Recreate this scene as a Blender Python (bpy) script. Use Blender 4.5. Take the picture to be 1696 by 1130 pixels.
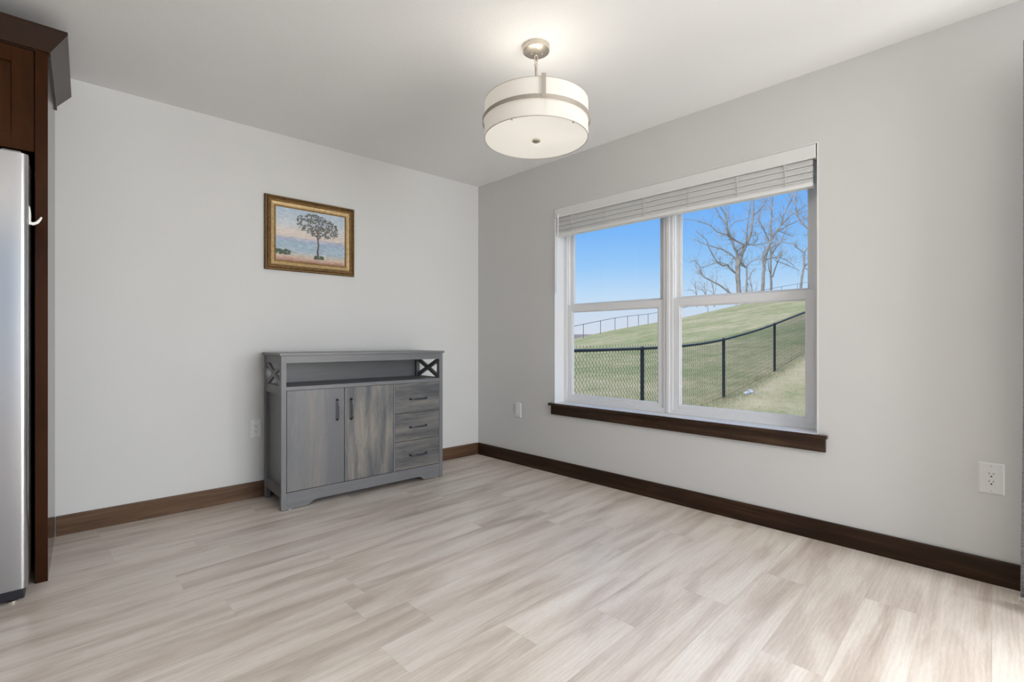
import bpy, bmesh, math, random
from mathutils import Vector, Matrix, noise
PI = math.pi
for o in list(bpy.data.objects): bpy.data.objects.remove(o)
SC = bpy.context.scene; COL = SC.collection

# ------------------------------------------------------------------ camera
HC = 1.031                                   # lens height
YAW = math.atan2(900, 797)                   # angle between the view axis and the picture wall
cam = bpy.data.objects.new('camera', bpy.data.cameras.new('camera')); COL.objects.link(cam)
cam.data.sensor_width = 36; cam.data.lens = 797/1696*36; cam.data.clip_end = 2000; cam.data.clip_start = 0.02
cam.location = (0, 0, HC); cam.rotation_euler = (PI/2, 0, YAW - PI/2)
SC.camera = cam
CR = Vector((math.sin(YAW), -math.cos(YAW), 0)); CF = Vector((math.cos(YAW), math.sin(YAW), 0))
# room frame: the picture wall runs along x at y = YB; the window wall leaves its corner C along U, outward normal N
C0 = Vector((2.6878, 3.5019, 0)); YB = 3.5019; CEIL = 2.44
U = Vector((0.059957, -0.998201, 0)); N = Vector((0.998201, 0.059957, 0)); UROT = math.atan2(U.y, U.x)
P0 = C0.dot(N); NU = -U
def rw(s, z, n=0): return C0 + U*s + N*n + Vector((0, 0, z))

# ------------------------------------------------------------------ view, world, sun, daylight
vs = SC.view_settings; vs.view_transform = 'Standard'; vs.look = 'None'; vs.gamma = 1; vs.use_curve_mapping = False; vs.exposure = 0
W = bpy.data.worlds.new('sky'); SC.world = W; W.use_nodes = True
nt = W.node_tree; nt.nodes.clear()
tc = nt.nodes.new('ShaderNodeTexCoord'); sx = nt.nodes.new('ShaderNodeSeparateXYZ'); nt.links.new(tc.outputs['Generated'], sx.inputs[0])
rp = nt.nodes.new('ShaderNodeValToRGB'); nt.links.new(sx.outputs['Z'], rp.inputs[0])
el = rp.color_ramp.elements
SKY = [(0.0, (.70, .74, .85)), (.045, (.65, .74, .88)), (.088, (.56, .75, .96)), (.15, (.33, .61, .98)), (.21, (.215, .50, .975)), (.32, (.16, .41, .95)), (1.0, (.08, .26, .75))]
el[0].position, el[0].color = SKY[0][0], (*SKY[0][1], 1); el[1].position, el[1].color = SKY[-1][0], (*SKY[-1][1], 1)
for p, c in SKY[1:-1]:
    e = el.new(p); e.color = (*c, 1)
bg = nt.nodes.new('ShaderNodeBackground'); nt.links.new(rp.outputs[0], bg.inputs[0]); bg.inputs[1].default_value = 1.0
wo = nt.nodes.new('ShaderNodeOutputWorld'); nt.links.new(bg.outputs[0], wo.inputs[0])
def light(name, kind, loc, energy, col=(1, 1, 1), direction=(0, 0, -1), **kw):
    l = bpy.data.lights.new(name, kind); l.energy = energy; l.color = col
    for k, v in kw.items(): setattr(l, k, v)
    o = bpy.data.objects.new(name, l); COL.objects.link(o); o.location = loc
    o.rotation_euler = Vector(direction).to_track_quat('-Z', 'Y').to_euler()
    return o
SUN = light('sun', 'SUN', (0, 0, 30), 3.3, (1, .93, .80), (0.62, -.12, -.78), angle=math.radians(35))
# daylight entering by the sliding door of the window wall and by the glazed rear wall of the house, then added fills
light('patio_daylight', 'AREA', rw(4.86, 1.10, 0.20), 172, (.97, .985, 1), -N + Vector((0, 0, -.22)), shape='RECTANGLE', size=1.56, size_y=2.0)
light('rear_daylight', 'AREA', (1.72, -2.46, 1.30), 62, (.95, .975, 1), (-.05, 1, -.3), shape='RECTANGLE', size=1.5, size_y=1.85)
light('rear_up_fill', 'AREA', (1.72, -2.45, .95), 33, (1, .985, .95), (-.1, 1, .9), shape='RECTANGLE', size=1.5, size_y=1.1)  # added upward fill lamp that brightens the ceiling
for x, y in ((-.6, -1.2), (1.3, -.9)):
    light('ceiling_fill', 'AREA', (x, y, CEIL - .015), 2.5, (1, .93, .82), (0, 0, -1), shape='DISK', size=.15)  # added fill lamps behind the view, no such fittings known

# ------------------------------------------------------------------ materials
def mat(name):
    m = bpy.data.materials.new(name); m.use_nodes = True
    t = m.node_tree; b = t.nodes['Principled BSDF']
    return m, t, b
def nd(t, kind, **kw):
    n = t.nodes.new('ShaderNode' + kind)
    for k, v in kw.items(): setattr(n, k, v)
    return n
def lk(t, a, b): t.links.new(a, b)
def flat(name, col, rough=.5, metal=0, noise_s=None, namt=.06, bump=0, bscale=200, coat=0, spec=.5):
    m, t, b = mat(name)
    b.inputs['Roughness'].default_value = rough; b.inputs['Metallic'].default_value = metal
    b.inputs['Coat Weight'].default_value = coat; b.inputs['Coat Roughness'].default_value = .12
    b.inputs['Specular IOR Level'].default_value = spec
    tc = nd(t, 'TexCoord'); nz = nd(t, 'TexNoise'); nz.inputs['Scale'].default_value = noise_s or 6; nz.inputs['Detail'].default_value = 4
    lk(t, tc.outputs['Object'], nz.inputs['Vector'])
    r = nd(t, 'ValToRGB'); r.color_ramp.elements[0].position = .3; r.color_ramp.elements[1].position = .7
    r.color_ramp.elements[0].color = (*[c*(1-namt) for c in col], 1); r.color_ramp.elements[1].color = (*[min(1, c*(1+namt)) for c in col], 1)
    lk(t, nz.outputs['Fac'], r.inputs[0]); lk(t, r.outputs[0], b.inputs['Base Color'])
    if bump:
        n2 = nd(t, 'TexNoise'); n2.inputs['Scale'].default_value = bscale; n2.inputs['Detail'].default_value = 3
        lk(t, tc.outputs['Object'], n2.inputs['Vector'])
        bp = nd(t, 'Bump'); bp.inputs['Strength'].default_value = bump; bp.inputs['Distance'].default_value = .002
        lk(t, n2.outputs['Fac'], bp.inputs['Height']); lk(t, bp.outputs[0], b.inputs['Normal'])
    return m
def wood(name, cols, axis='X', scale=1.0, rough=.45, coat=0, coatr=.1, bump=.15, stretch=14, stops=(.25, .5, .75), streak=2.2, spec=.5):
    """wood with the grain along one object axis"""
    m, t, b = mat(name)
    tc = nd(t, 'TexCoord'); mp = nd(t, 'Mapping'); lk(t, tc.outputs['Object'], mp.inputs['Vector'])
    s = {'X': (1, stretch, stretch), 'Y': (stretch, 1, stretch), 'Z': (stretch, stretch, 1)}[axis]
    mp.inputs['Scale'].default_value = [v*scale for v in s]
    n1 = nd(t, 'TexNoise'); n1.inputs['Scale'].default_value = streak; n1.inputs['Detail'].default_value = 6; n1.inputs['Roughness'].default_value = .65; n1.inputs['Distortion'].default_value = .6
    lk(t, mp.outputs[0], n1.inputs['Vector'])
    r = nd(t, 'ValToRGB'); e = r.color_ramp.elements
    e[0].position, e[0].color = stops[0], (*cols[0], 1); e[1].position, e[1].color = stops[2], (*cols[2], 1)
    k = e.new(stops[1]); k.color = (*cols[1], 1)
    lk(t, n1.outputs['Fac'], r.inputs[0]); lk(t, r.outputs[0], b.inputs['Base Color'])
    b.inputs['Roughness'].default_value = rough; b.inputs['Coat Weight'].default_value = coat; b.inputs['Coat Roughness'].default_value = coatr
    b.inputs['Specular IOR Level'].default_value = spec
    n2 = nd(t, 'TexNoise'); n2.inputs['Scale'].default_value = 12; n2.inputs['Detail'].default_value = 3; lk(t, mp.outputs[0], n2.inputs['Vector'])
    bp = nd(t, 'Bump'); bp.inputs['Strength'].default_value = bump; bp.inputs['Distance'].default_value = .001
    lk(t, n2.outputs['Fac'], bp.inputs['Height']); lk(t, bp.outputs[0], b.inputs['Normal'])
    return m
def mth(t, op, a, b=None):
    n = nd(t, 'Math', operation=op)
    for i, v in enumerate((a, b)):
        if v is None: continue
        if isinstance(v, (int, float)): n.inputs[i].default_value = v
        else: lk(t, v, n.inputs[i])
    return n.outputs[0]
def floor_material():
    m, t, b = mat('vinyl_plank')
    tc = nd(t, 'TexCoord'); sp = nd(t, 'SeparateXYZ'); lk(t, tc.outputs['Object'], sp.inputs[0])
    # floor object axes: x = across the planks (window wall direction), y = along the planks
    PW, PL = .1815, 1.22
    sx_ = mth(t, 'DIVIDE', mth(t, 'SUBTRACT', sp.outputs['X'], .063), PW)
    row = mth(t, 'FLOOR', sx_); fx = mth(t, 'FRACT', sx_)
    wn = nd(t, 'TexWhiteNoise', noise_dimensions='1D'); lk(t, row, wn.inputs['W'])
    sy_ = mth(t, 'ADD', mth(t, 'DIVIDE', sp.outputs['Y'], PL), mth(t, 'MULTIPLY', wn.outputs['Value'], 1.0))
    colm = mth(t, 'FLOOR', sy_); fy = mth(t, 'FRACT', sy_)
    cb = nd(t, 'CombineXYZ'); lk(t, row, cb.inputs[0]); lk(t, colm, cb.inputs[1])
    w2 = nd(t, 'TexWhiteNoise', noise_dimensions='3D'); lk(t, cb.outputs[0], w2.inputs['Vector'])
    rid = w2.outputs['Value']
    # grain coordinates shifted per plank
    gx = mth(t, 'ADD', mth(t, 'MULTIPLY', sp.outputs['X'], 11), mth(t, 'MULTIPLY', rid, 37))
    gy = mth(t, 'ADD', mth(t, 'MULTIPLY', sp.outputs['Y'], 1.3), mth(t, 'MULTIPLY', rid, 91))
    gc = nd(t, 'CombineXYZ'); lk(t, gx, gc.inputs[0]); lk(t, gy, gc.inputs[1])
    n1 = nd(t, 'TexNoise'); n1.inputs['Scale'].default_value = 1.0; n1.inputs['Detail'].default_value = 5; n1.inputs['Roughness'].default_value = .55; n1.inputs['Distortion'].default_value = .5
    lk(t, gc.outputs[0], n1.inputs['Vector'])
    r = nd(t, 'ValToRGB'); e = r.color_ramp.elements
    e[0].position, e[0].color = .25, (.43, .355, .295, 1); e[1].position, e[1].color = .72, (.82, .755, .685, 1)
    k = e.new(.42); k.color = (.615, .525, .448, 1); k = e.new(.56); k.color = (.745, .665, .585, 1)
    lk(t, n1.outputs['Fac'], r.inputs[0])
    # fine cathedral grain lines
    g2x = mth(t, 'ADD', mth(t, 'MULTIPLY', sp.outputs['X'], 16), mth(t, 'MULTIPLY', rid, 17))
    g2y = mth(t, 'ADD', mth(t, 'MULTIPLY', sp.outputs['Y'], 1.9), mth(t, 'MULTIPLY', rid, 53))
    g2 = nd(t, 'CombineXYZ'); lk(t, g2x, g2.inputs[0]); lk(t, g2y, g2.inputs[1])
    wv = nd(t, 'TexWave', wave_type='BANDS', bands_direction='X'); wv.inputs['Scale'].default_value = 1.3; wv.inputs['Distortion'].default_value = 16; wv.inputs['Detail'].default_value = 4; wv.inputs['Detail Scale'].default_value = .55; wv.inputs['Detail Roughness'].default_value = .6
    lk(t, g2.outputs[0], wv.inputs['Vector'])
    n3 = nd(t, 'TexNoise'); n3.inputs['Scale'].default_value = 1; n3.inputs['Detail'].default_value = 3
    g3 = nd(t, 'CombineXYZ'); lk(t, mth(t, 'MULTIPLY', sp.outputs['X'], 420), g3.inputs[0]); lk(t, mth(t, 'MULTIPLY', gy, 22), g3.inputs[1]); lk(t, g3.outputs[0], n3.inputs['Vector'])
    mx = nd(t, 'Mix', data_type='RGBA', blend_type='MULTIPLY'); lk(t, r.outputs[0], mx.inputs['A'])
    f1 = mth(t, 'ADD', mth(t, 'MULTIPLY', wv.outputs['Fac'], .075), .925)
    f2 = mth(t, 'ADD', mth(t, 'MULTIPLY', n3.outputs['Fac'], .30), .84)
    f3 = mth(t, 'ADD', mth(t, 'MULTIPLY', rid, .09), .955)
    ff = mth(t, 'MULTIPLY', mth(t, 'MULTIPLY', f1, f2), f3)
    # seams
    ex = mth(t, 'MINIMUM', fx, mth(t, 'SUBTRACT', 1, fx)); ey = mth(t, 'MINIMUM', fy, mth(t, 'SUBTRACT', 1, fy))
    sxm = mth(t, 'GREATER_THAN', ex, .0055); sym = mth(t, 'GREATER_THAN', ey, .0009)
    seam = mth(t, 'ADD', mth(t, 'MULTIPLY', mth(t, 'MULTIPLY', sxm, sym), .12), .88)
    ff = mth(t, 'MULTIPLY', ff, seam)
    cc = nd(t, 'CombineColor'); [lk(t, ff, cc.inputs[i]) for i in range(3)]
    mx.inputs['Factor'].default_value = 1; lk(t, cc.outputs[0], mx.inputs['B']); lk(t, mx.outputs['Result'], b.inputs['Base Color'])
    b.inputs['Roughness'].default_value = .36; b.inputs['Specular IOR Level'].default_value = .8
    bp = nd(t, 'Bump'); bp.inputs['Strength'].default_value = .12; bp.inputs['Distance'].default_value = .001
    lk(t, mth(t, 'ADD', wv.outputs['Fac'], mth(t, 'MULTIPLY', seam, 4)), bp.inputs['Height']); lk(t, bp.outputs[0], b.inputs['Normal'])
    return m
def glass_material():
    m, t, b = mat('window_glass'); t.nodes.remove(b)
    fr = nd(t, 'Fresnel'); fr.inputs[0].default_value = 1.35
    tr = nd(t, 'BsdfTransparent'); gl = nd(t, 'BsdfGlossy'); gl.inputs['Roughness'].default_value = .02
    tr.inputs[0].default_value = (.985, .99, .985, 1)
    ge = nd(t, 'NewGeometry'); fo = mth(t, 'MULTIPLY', fr.outputs[0], mth(t, 'SUBTRACT', 1, ge.outputs['Backfacing']))   # only the face the ray enters reflects
    mx = nd(t, 'MixShader'); lk(t, fo, mx.inputs[0]); lk(t, tr.outputs[0], mx.inputs[1]); lk(t, gl.outputs[0], mx.inputs[2])
    lk(t, mx.outputs[0], t.nodes['Material Output'].inputs[0]); return m
def shade_material(name, emit, col):
    m, t, b = mat(name); t.nodes.remove(b)
    d = nd(t, 'BsdfDiffuse'); tl = nd(t, 'BsdfTranslucent'); em = nd(t, 'Emission')
    tc = nd(t, 'TexCoord'); nz = nd(t, 'TexNoise'); nz.inputs['Scale'].default_value = 3; lk(t, tc.outputs['Object'], nz.inputs['Vector'])
    r = nd(t, 'ValToRGB'); r.color_ramp.elements[0].color = (*[c*.97 for c in col], 1); r.color_ramp.elements[1].color = (*col, 1)
    lk(t, nz.outputs['Fac'], r.inputs[0])
    for n in (d, tl, em): lk(t, r.outputs[0], n.inputs[0])
    em.inputs[1].default_value = emit
    mx = nd(t, 'MixShader'); mx.inputs[0].default_value = .4; lk(t, d.outputs[0], mx.inputs[1]); lk(t, tl.outputs[0], mx.inputs[2])
    ad = nd(t, 'AddShader'); lk(t, mx.outputs[0], ad.inputs[0]); lk(t, em.outputs[0], ad.inputs[1])
    lk(t, ad.outputs[0], t.nodes['Material Output'].inputs[0]); return m
def grass_material():
    m, t, b = mat('spring_lawn')
    tc = nd(t, 'TexCoord')
    def nz(s, d=5, r=.6):
        n = nd(t, 'TexNoise'); n.inputs['Scale'].default_value = s; n.inputs['Detail'].default_value = d; n.inputs['Roughness'].default_value = r
        lk(t, tc.outputs['Object'], n.inputs['Vector']); return n.outputs['Fac']
    big, mid, fine = nz(.22, 4), nz(1.5, 8, .75), nz(24, 8, .85)
    f = mth(t, 'ADD', mth(t, 'ADD', mth(t, 'MULTIPLY', big, .28), mth(t, 'MULTIPLY', mid, .37)), mth(t, 'MULTIPLY', fine, .35))
    # the strip on the house side of the fence is drier, driest along the fence foot
    dt = nd(t, 'VectorMath', operation='DOT_PRODUCT'); lk(t, tc.outputs['Object'], dt.inputs[0]); dt.inputs[1].default_value = NU
    near = nd(t, 'MapRange'); near.inputs['From Min'].default_value = 4.25; near.inputs['From Max'].default_value = 3.6; lk(t, dt.outputs['Value'], near.inputs['Value'])
    ft = mth(t, 'SUBTRACT', 1, mth(t, 'MINIMUM', mth(t, 'MULTIPLY', mth(t, 'ABSOLUTE', mth(t, 'SUBTRACT', dt.outputs['Value'], 3.65)), 1.1), 1))
    f = mth(t, 'ADD', f, mth(t, 'ADD', mth(t, 'MULTIPLY', near.outputs[0], .035), mth(t, 'MULTIPLY', ft, .04)))
    r = nd(t, 'ValToRGB'); e = r.color_ramp.elements
    e[0].position, e[0].color = .41, (.27, .315, .13, 1); e[1].position, e[1].color = .62, (.70, .58, .37, 1)
    k = e.new(.48); k.color = (.39, .385, .19, 1); k = e.new(.53); k.color = (.53, .465, .265, 1)
    lk(t, f, r.inputs[0]); lk(t, r.outputs[0], b.inputs['Base Color']); b.inputs['Roughness'].default_value = 1; b.inputs['Specular IOR Level'].default_value = .1
    bp = nd(t, 'Bump'); bp.inputs['Strength'].default_value = .6; bp.inputs['Distance'].default_value = .03; lk(t, fine, bp.inputs['Height']); lk(t, bp.outputs[0], b.inputs['Normal'])
    return m
def steel_material():
    m, t, b = mat('brushed_steel')
    b.inputs['Metallic'].default_value = 1; b.inputs['Roughness'].default_value = .24; b.inputs['Base Color'].default_value = (.50, .495, .50, 1)
    tc = nd(t, 'TexCoord'); mp = nd(t, 'Mapping'); mp.inputs['Scale'].default_value = (1, 1, 900); lk(t, tc.outputs['Object'], mp.inputs[0])
    nz = nd(t, 'TexNoise'); nz.inputs['Scale'].default_value = 1; nz.inputs['Detail'].default_value = 3; lk(t, mp.outputs[0], nz.inputs['Vector'])
    bp = nd(t, 'Bump'); bp.inputs['Strength'].default_value = .03; bp.inputs['Distance'].default_value = .0005; lk(t, nz.outputs['Fac'], bp.inputs['Height'])
    lk(t, bp.outputs[0], b.inputs['Normal']); return m
def board_material(name, axis, seed, cols, patch=3.0):
    """grey oak-look laminate: wide boards of differing tone plus grain, along the given object axis"""
    m, t, b = mat(name)
    tc = nd(t, 'TexCoord'); mp = nd(t, 'Mapping'); lk(t, tc.outputs['Object'], mp.inputs['Vector'])
    a, c = (1, 9)
    mp.inputs['Scale'].default_value = {'Z': (c, c, a), 'X': (a, c, c)}[axis]; mp.inputs['Location'].default_value = (seed, seed*.37, seed*1.3)
    n1 = nd(t, 'TexNoise'); n1.inputs['Scale'].default_value = patch*.33; n1.inputs['Detail'].default_value = 1.5; lk(t, mp.outputs[0], n1.inputs['Vector'])
    n2 = nd(t, 'TexNoise'); n2.inputs['Scale'].default_value = 3.2; n2.inputs['Detail'].default_value = 8; n2.inputs['Roughness'].default_value = .7; n2.inputs['Distortion'].default_value = .8
    lk(t, mp.outputs[0], n2.inputs['Vector'])
    n3 = nd(t, 'TexNoise'); n3.inputs['Scale'].default_value = 14; n3.inputs['Detail'].default_value = 6; n3.inputs['Roughness'].default_value = .8; lk(t, mp.outputs[0], n3.inputs['Vector'])
    f = mth(t, 'ADD', mth(t, 'ADD', mth(t, 'MULTIPLY', n1.outputs['Fac'], .50), mth(t, 'MULTIPLY', n2.outputs['Fac'], .34)), mth(t, 'MULTIPLY', n3.outputs['Fac'], .16))
    r = nd(t, 'ValToRGB'); e = r.color_ramp.elements
    e[0].position, e[0].color = .415, (*cols[0], 1); e[1].position, e[1].color = .60, (*cols[3], 1)
    k = e.new(.475); k.color = (*cols[1], 1); k = e.new(.53); k.color = (*cols[2], 1)
    lk(t, f, r.inputs[0]); lk(t, r.outputs[0], b.inputs['Base Color'])
    b.inputs['Roughness'].default_value = .42
    bp = nd(t, 'Bump'); bp.inputs['Strength'].default_value = .15; bp.inputs['Distance'].default_value = .001
    lk(t, n2.outputs['Fac'], bp.inputs['Height']); lk(t, bp.outputs[0], b.inputs['Normal'])
    return m

M = {}
M['wall'] = flat('wall_paint', (.70, .697, .682), .75, noise_s=3, namt=.008, bump=.12, bscale=160)
M['ceiling'] = flat('ceiling_paint', (.86, .858, .85), .9, noise_s=3, namt=.008, bump=.32, bscale=110)
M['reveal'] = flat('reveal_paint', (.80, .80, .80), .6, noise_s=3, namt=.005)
M['floor'] = floor_material()
M['base_lit'] = wood('walnut_baseboard_lit', ((.055, .028, .015), (.12, .066, .036), (.19, .115, .068)), 'X', .9, .45, 0, bump=.2, spec=.25)  # same stained wood, lightened in colour where the wall is better lit
M['base_shaded'] = wood('walnut_baseboard_shaded', ((.014, .007, .004), (.036, .018, .010), (.080, .042, .022)), 'X', .9, .45, 0, bump=.2, spec=.2)  # same stained wood, shade of the window wall put into its colour
M['sill'] = wood('dark_walnut_sill', ((.018, .009, .005), (.042, .021, .011), (.095, .050, .026)), 'X', .9, .20, 0, .22, bump=.04, spec=.5)
M['vinyl'] = flat('white_vinyl', (.84, .845, .86), .35, noise_s=4, namt=.01)
M['blind'] = flat('blind_white', (.82, .82, .81), .45, noise_s=5, namt=.015)
def thin_slat():
    m = flat('translucent_slat', (.92, .92, .91), .5, noise_s=5, namt=.01); t = m.node_tree; b = t.nodes['Principled BSDF']
    tl = nd(t, 'BsdfTranslucent'); tl.inputs[0].default_value = (.90, .90, .88, 1); mx = nd(t, 'MixShader'); mx.inputs[0].default_value = .28
    lk(t, b.outputs[0], mx.inputs[1]); lk(t, tl.outputs[0], mx.inputs[2]); lk(t, mx.outputs[0], t.nodes['Material Output'].inputs[0]); return m
M['slat'] = thin_slat()
M['rail'] = flat('blind_rail_white', (.86, .86, .85), .4, noise_s=5, namt=.01)
M['cord'] = flat('white_cord', (.82, .82, .80), .8)
M['glass'] = glass_material()
M['plate'] = flat('white_plastic', (.80, .80, .79), .3, noise_s=8, namt=.01)
M['slot'] = flat('dark_slot', (.02, .018, .016), .6)
M['screw'] = flat('plate_screw', (.55, .55, .54), .35)
M['gold'] = flat('aged_gilt', (.36, .215, .070), .42, .55, noise_s=60, namt=.35, bump=.6, bscale=180)
M['gold_dark'] = flat('dark_gilt', (.16, .085, .03), .5, .35, noise_s=60, namt=.4, bump=.5, bscale=160)
M['gold_light'] = flat('pale_gilt', (.56, .40, .20), .45, .35, noise_s=50, namt=.2, bump=.4, bscale=200)
M['nickel'] = flat('brushed_nickel', (.66, .60, .52), .34, 1, noise_s=30, namt=.04)
M['nickel_strap'] = flat('satin_nickel_strap', (.47, .42, .36), .45, .6, noise_s=30, namt=.03)
M['shade'] = shade_material('linen_shade', .16, (.80, .775, .735))
M['diffuser'] = shade_material('acrylic_diffuser', .24, (.84, .825, .79))
M['frame_grey'] = wood('grey_laminate_frame', ((.150, .150, .155), (.178, .178, .183), (.205, .205, .210)), 'X', .7, .40, 0, bump=.1, stretch=10)
M['frame_grey_v'] = wood('grey_laminate_stile', ((.150, .150, .155), (.178, .178, .183), (.205, .205, .210)), 'Z', .7, .40, 0, bump=.1, stretch=10)
M['frame_dark'] = flat('grey_laminate_inner', (.060, .060, .064), .38, noise_s=10, namt=.08)
G = ((.088, .090, .094), (.128, .128, .130), (.200, .188, .172), (.300, .262, .222))
M['door_a'] = board_material('grey_oak_door', 'Z', 3.7, ((.150, .150, .157), (.180, .179, .184), (.200, .192, .186), (.250, .222, .196)), 1.6)
M['door_b'] = board_material('grey_oak_door_warm', 'Z', 8.2, G, 4.0)
M['drawer_m'] = board_material('grey_oak_drawer', 'X', 5.1, ((.075, .076, .078), (.128, .126, .123), (.180, .170, .156), (.240, .216, .188)), 3.0)
M['blackmetal'] = flat('black_chrome', (.13, .13, .15), .16, 1)
M['cherry'] = wood('espresso_cherry', ((.014, .005, .002), (.034, .0115, .0038), (.066, .023, .007)), 'Z', .35, .12, 0, .15, bump=.01, stretch=5, streak=1.3, spec=.12)
M['cherry_x'] = wood('espresso_cherry_crown', ((.016, .007, .004), (.028, .012, .006), (.042, .018, .009)), 'X', .35, .30, 0, .15, bump=.02, stretch=5, streak=1.3, spec=.35)
M['steel'] = steel_material()
M['gasket'] = flat('dark_gasket', (.03, .03, .032), .5)
M['toe'] = flat('black_toe_grille', (.012, .013, .018), .35)
M['hinge'] = flat('grey_hinge_metal', (.25, .24, .23), .4, .5, noise_s=80, namt=.4)
M['hook'] = flat('white_hook_plastic', (.85, .85, .84), .3)
M['curtain'] = flat('grey_woven_curtain', (.34, .345, .37), .95, noise_s=220, namt=.35, bump=.8, bscale=500)
M['hem'] = flat('white_fringe', (.82, .80, .76), .95, noise_s=100, namt=.1)
M['grass'] = grass_material()
M['straw'] = flat('straw_blade', (.66, .56, .36), .9, noise_s=2, namt=.2)
M['blade'] = flat('green_blade', (.33, .40, .15), .9, noise_s=2, namt=.2)
M['farfield'] = flat('bare_field', (.34, .27, .24), 1, noise_s=.02, namt=.15)
M['fence'] = flat('black_vinyl_coated_steel', (.018, .024, .030), .38, noise_s=20, namt=.2)
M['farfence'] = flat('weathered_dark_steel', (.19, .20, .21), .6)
M['bark'] = flat('grey_bark', (.40, .36, .33), .95, noise_s=1.5, namt=.25, bump=.4, bscale=8)
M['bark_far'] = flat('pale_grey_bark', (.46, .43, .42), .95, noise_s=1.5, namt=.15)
M['stone'] = flat('pale_stone', (.72, .74, .78), .8, noise_s=30, namt=.15)
M['siding'] = flat('exterior_siding', (.5, .5, .48), .8)

# ------------------------------------------------------------------ mesh helpers
class MB:
    def __init__(s): s.v = []; s.f = []
    def add(s, v, f):
        k = len(s.v); s.v += [tuple(a) for a in v]; s.f += [tuple(i + k for i in q) for q in f]; return s
    def box(s, x0, x1, y0, y1, z0, z1):
        return s.add([(x, y, z) for z in (z0, z1) for y in (y0, y1) for x in (x0, x1)],
                     [(0, 2, 3, 1), (4, 5, 7, 6), (0, 1, 5, 4), (2, 6, 7, 3), (0, 4, 6, 2), (1, 3, 7, 5)])
    def prism(s, pts, axis, a, b):
        """closed 2D outline extruded along an axis; pts are the two other coordinates in x,y,z order"""
        n = len(pts)
        def mk(p, t): return {'x': (t, p[0], p[1]), 'y': (p[0], t, p[1]), 'z': (p[0], p[1], t)}[axis]
        v = [mk(p, a) for p in pts] + [mk(p, b) for p in pts]
        return s.add(v, [tuple(range(n)), tuple(range(2*n - 1, n - 1, -1))] + [(i, i + n, (i + 1) % n + n, (i + 1) % n) for i in range(n)])
    def lathe(s, prof, c=(0, 0, 0), n=64, caps=False):
        v = []; f = []
        for r, z in prof:
            for i in range(n): a = 2*PI*i/n; v.append((c[0] + r*math.cos(a), c[1] + r*math.sin(a), c[2] + z))
        for j in range(len(prof) - 1):
            for i in range(n): k = (i + 1) % n; f.append((j*n + i, j*n + k, (j + 1)*n + k, (j + 1)*n + i))
        if caps: f.append(tuple(range(n - 1, -1, -1))); m = (len(prof) - 1)*n; f.append(tuple(m + i for i in range(n)))
        return s.add(v, f)
    def tube(s, pts, rad, n=8, caps=True, closed=False):
        pts = [Vector(p) for p in pts]; m = len(pts)
        if not hasattr(rad, '__len__'): rad = [rad]*m
        v = []; f = []; ref = None
        for i, p in enumerate(pts):
            if closed: d = (pts[(i + 1) % m] - pts[i - 1])
            else: d = (pts[min(i + 1, m - 1)] - pts[max(i - 1, 0)])
            if d.length < 1e-9: d = Vector((0, 0, 1))
            d.normalize()
            if ref is None: ref = Vector((0, 0, 1)) if abs(d.z) < .9 else Vector((1, 0, 0))
            a = ref - d*ref.dot(d)
            if a.length < 1e-4: a = Vector((0, 1, 0)) - d*d.y
            a.normalize(); b = d.cross(a); ref = a
            for k in range(n):
                t = 2*PI*k/n; v.append(p + (a*math.cos(t) + b*math.sin(t))*rad[i])
        for j in range(m if closed else m - 1):
            q = (j + 1) % m
            for k in range(n): l = (k + 1) % n; f.append((j*n + k, j*n + l, q*n + l, q*n + k))
        if caps and not closed: f.append(tuple(range(n - 1, -1, -1))); f.append(tuple((m - 1)*n + k for k in range(n)))
        return s.add(v, f)
    def build(s, name, m, parent=None, bevel=0, smooth=False, loc=None, rot=None, fix=True):
        me = bpy.data.meshes.new(name); me.from_pydata(s.v, [], s.f); me.update()
        if fix:
            bm = bmesh.new(); bm.from_mesh(me); bmesh.ops.recalc_face_normals(bm, faces=bm.faces); bm.to_mesh(me); bm.free()
        for mm in (m if isinstance(m, (list, tuple)) else [m]): me.materials.append(mm)
        o = bpy.data.objects.new(name, me); COL.objects.link(o)
        if parent: o.parent = parent
        if loc is not None: o.location = loc
        if rot is not None: o.rotation_euler = (0, 0, rot)
        if smooth:
            for p in me.polygons: p.use_smooth = True
            md = o.modifiers.new('split', 'EDGE_SPLIT'); md.split_angle = math.radians(38)
        if bevel:
            md = o.modifiers.new('bevel', 'BEVEL'); md.width = bevel; md.segments = 2; md.limit_method = 'ANGLE'; md.harden_normals = False
        return o
def BX(*a): return MB().box(*a)
def empty(name, loc=(0, 0, 0), rot=0):
    o = bpy.data.objects.new(name, None); COL.objects.link(o); o.location = loc; o.rotation_euler = (0, 0, rot); o.empty_display_size = .05; return o
def tag(o, label, cat, group=None, kind=None):
    if label: o['label'] = label
    if cat: o['category'] = cat
    if group: o['group'] = group
    if kind: o['kind'] = kind
    return o
def struct(o): o['kind'] = 'structure'; return o
def RWE(name, s=0, z=0, n=0): return empty(name, rw(s, z, n), UROT)     # local x = along the window wall, y = outward, z = up

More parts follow.
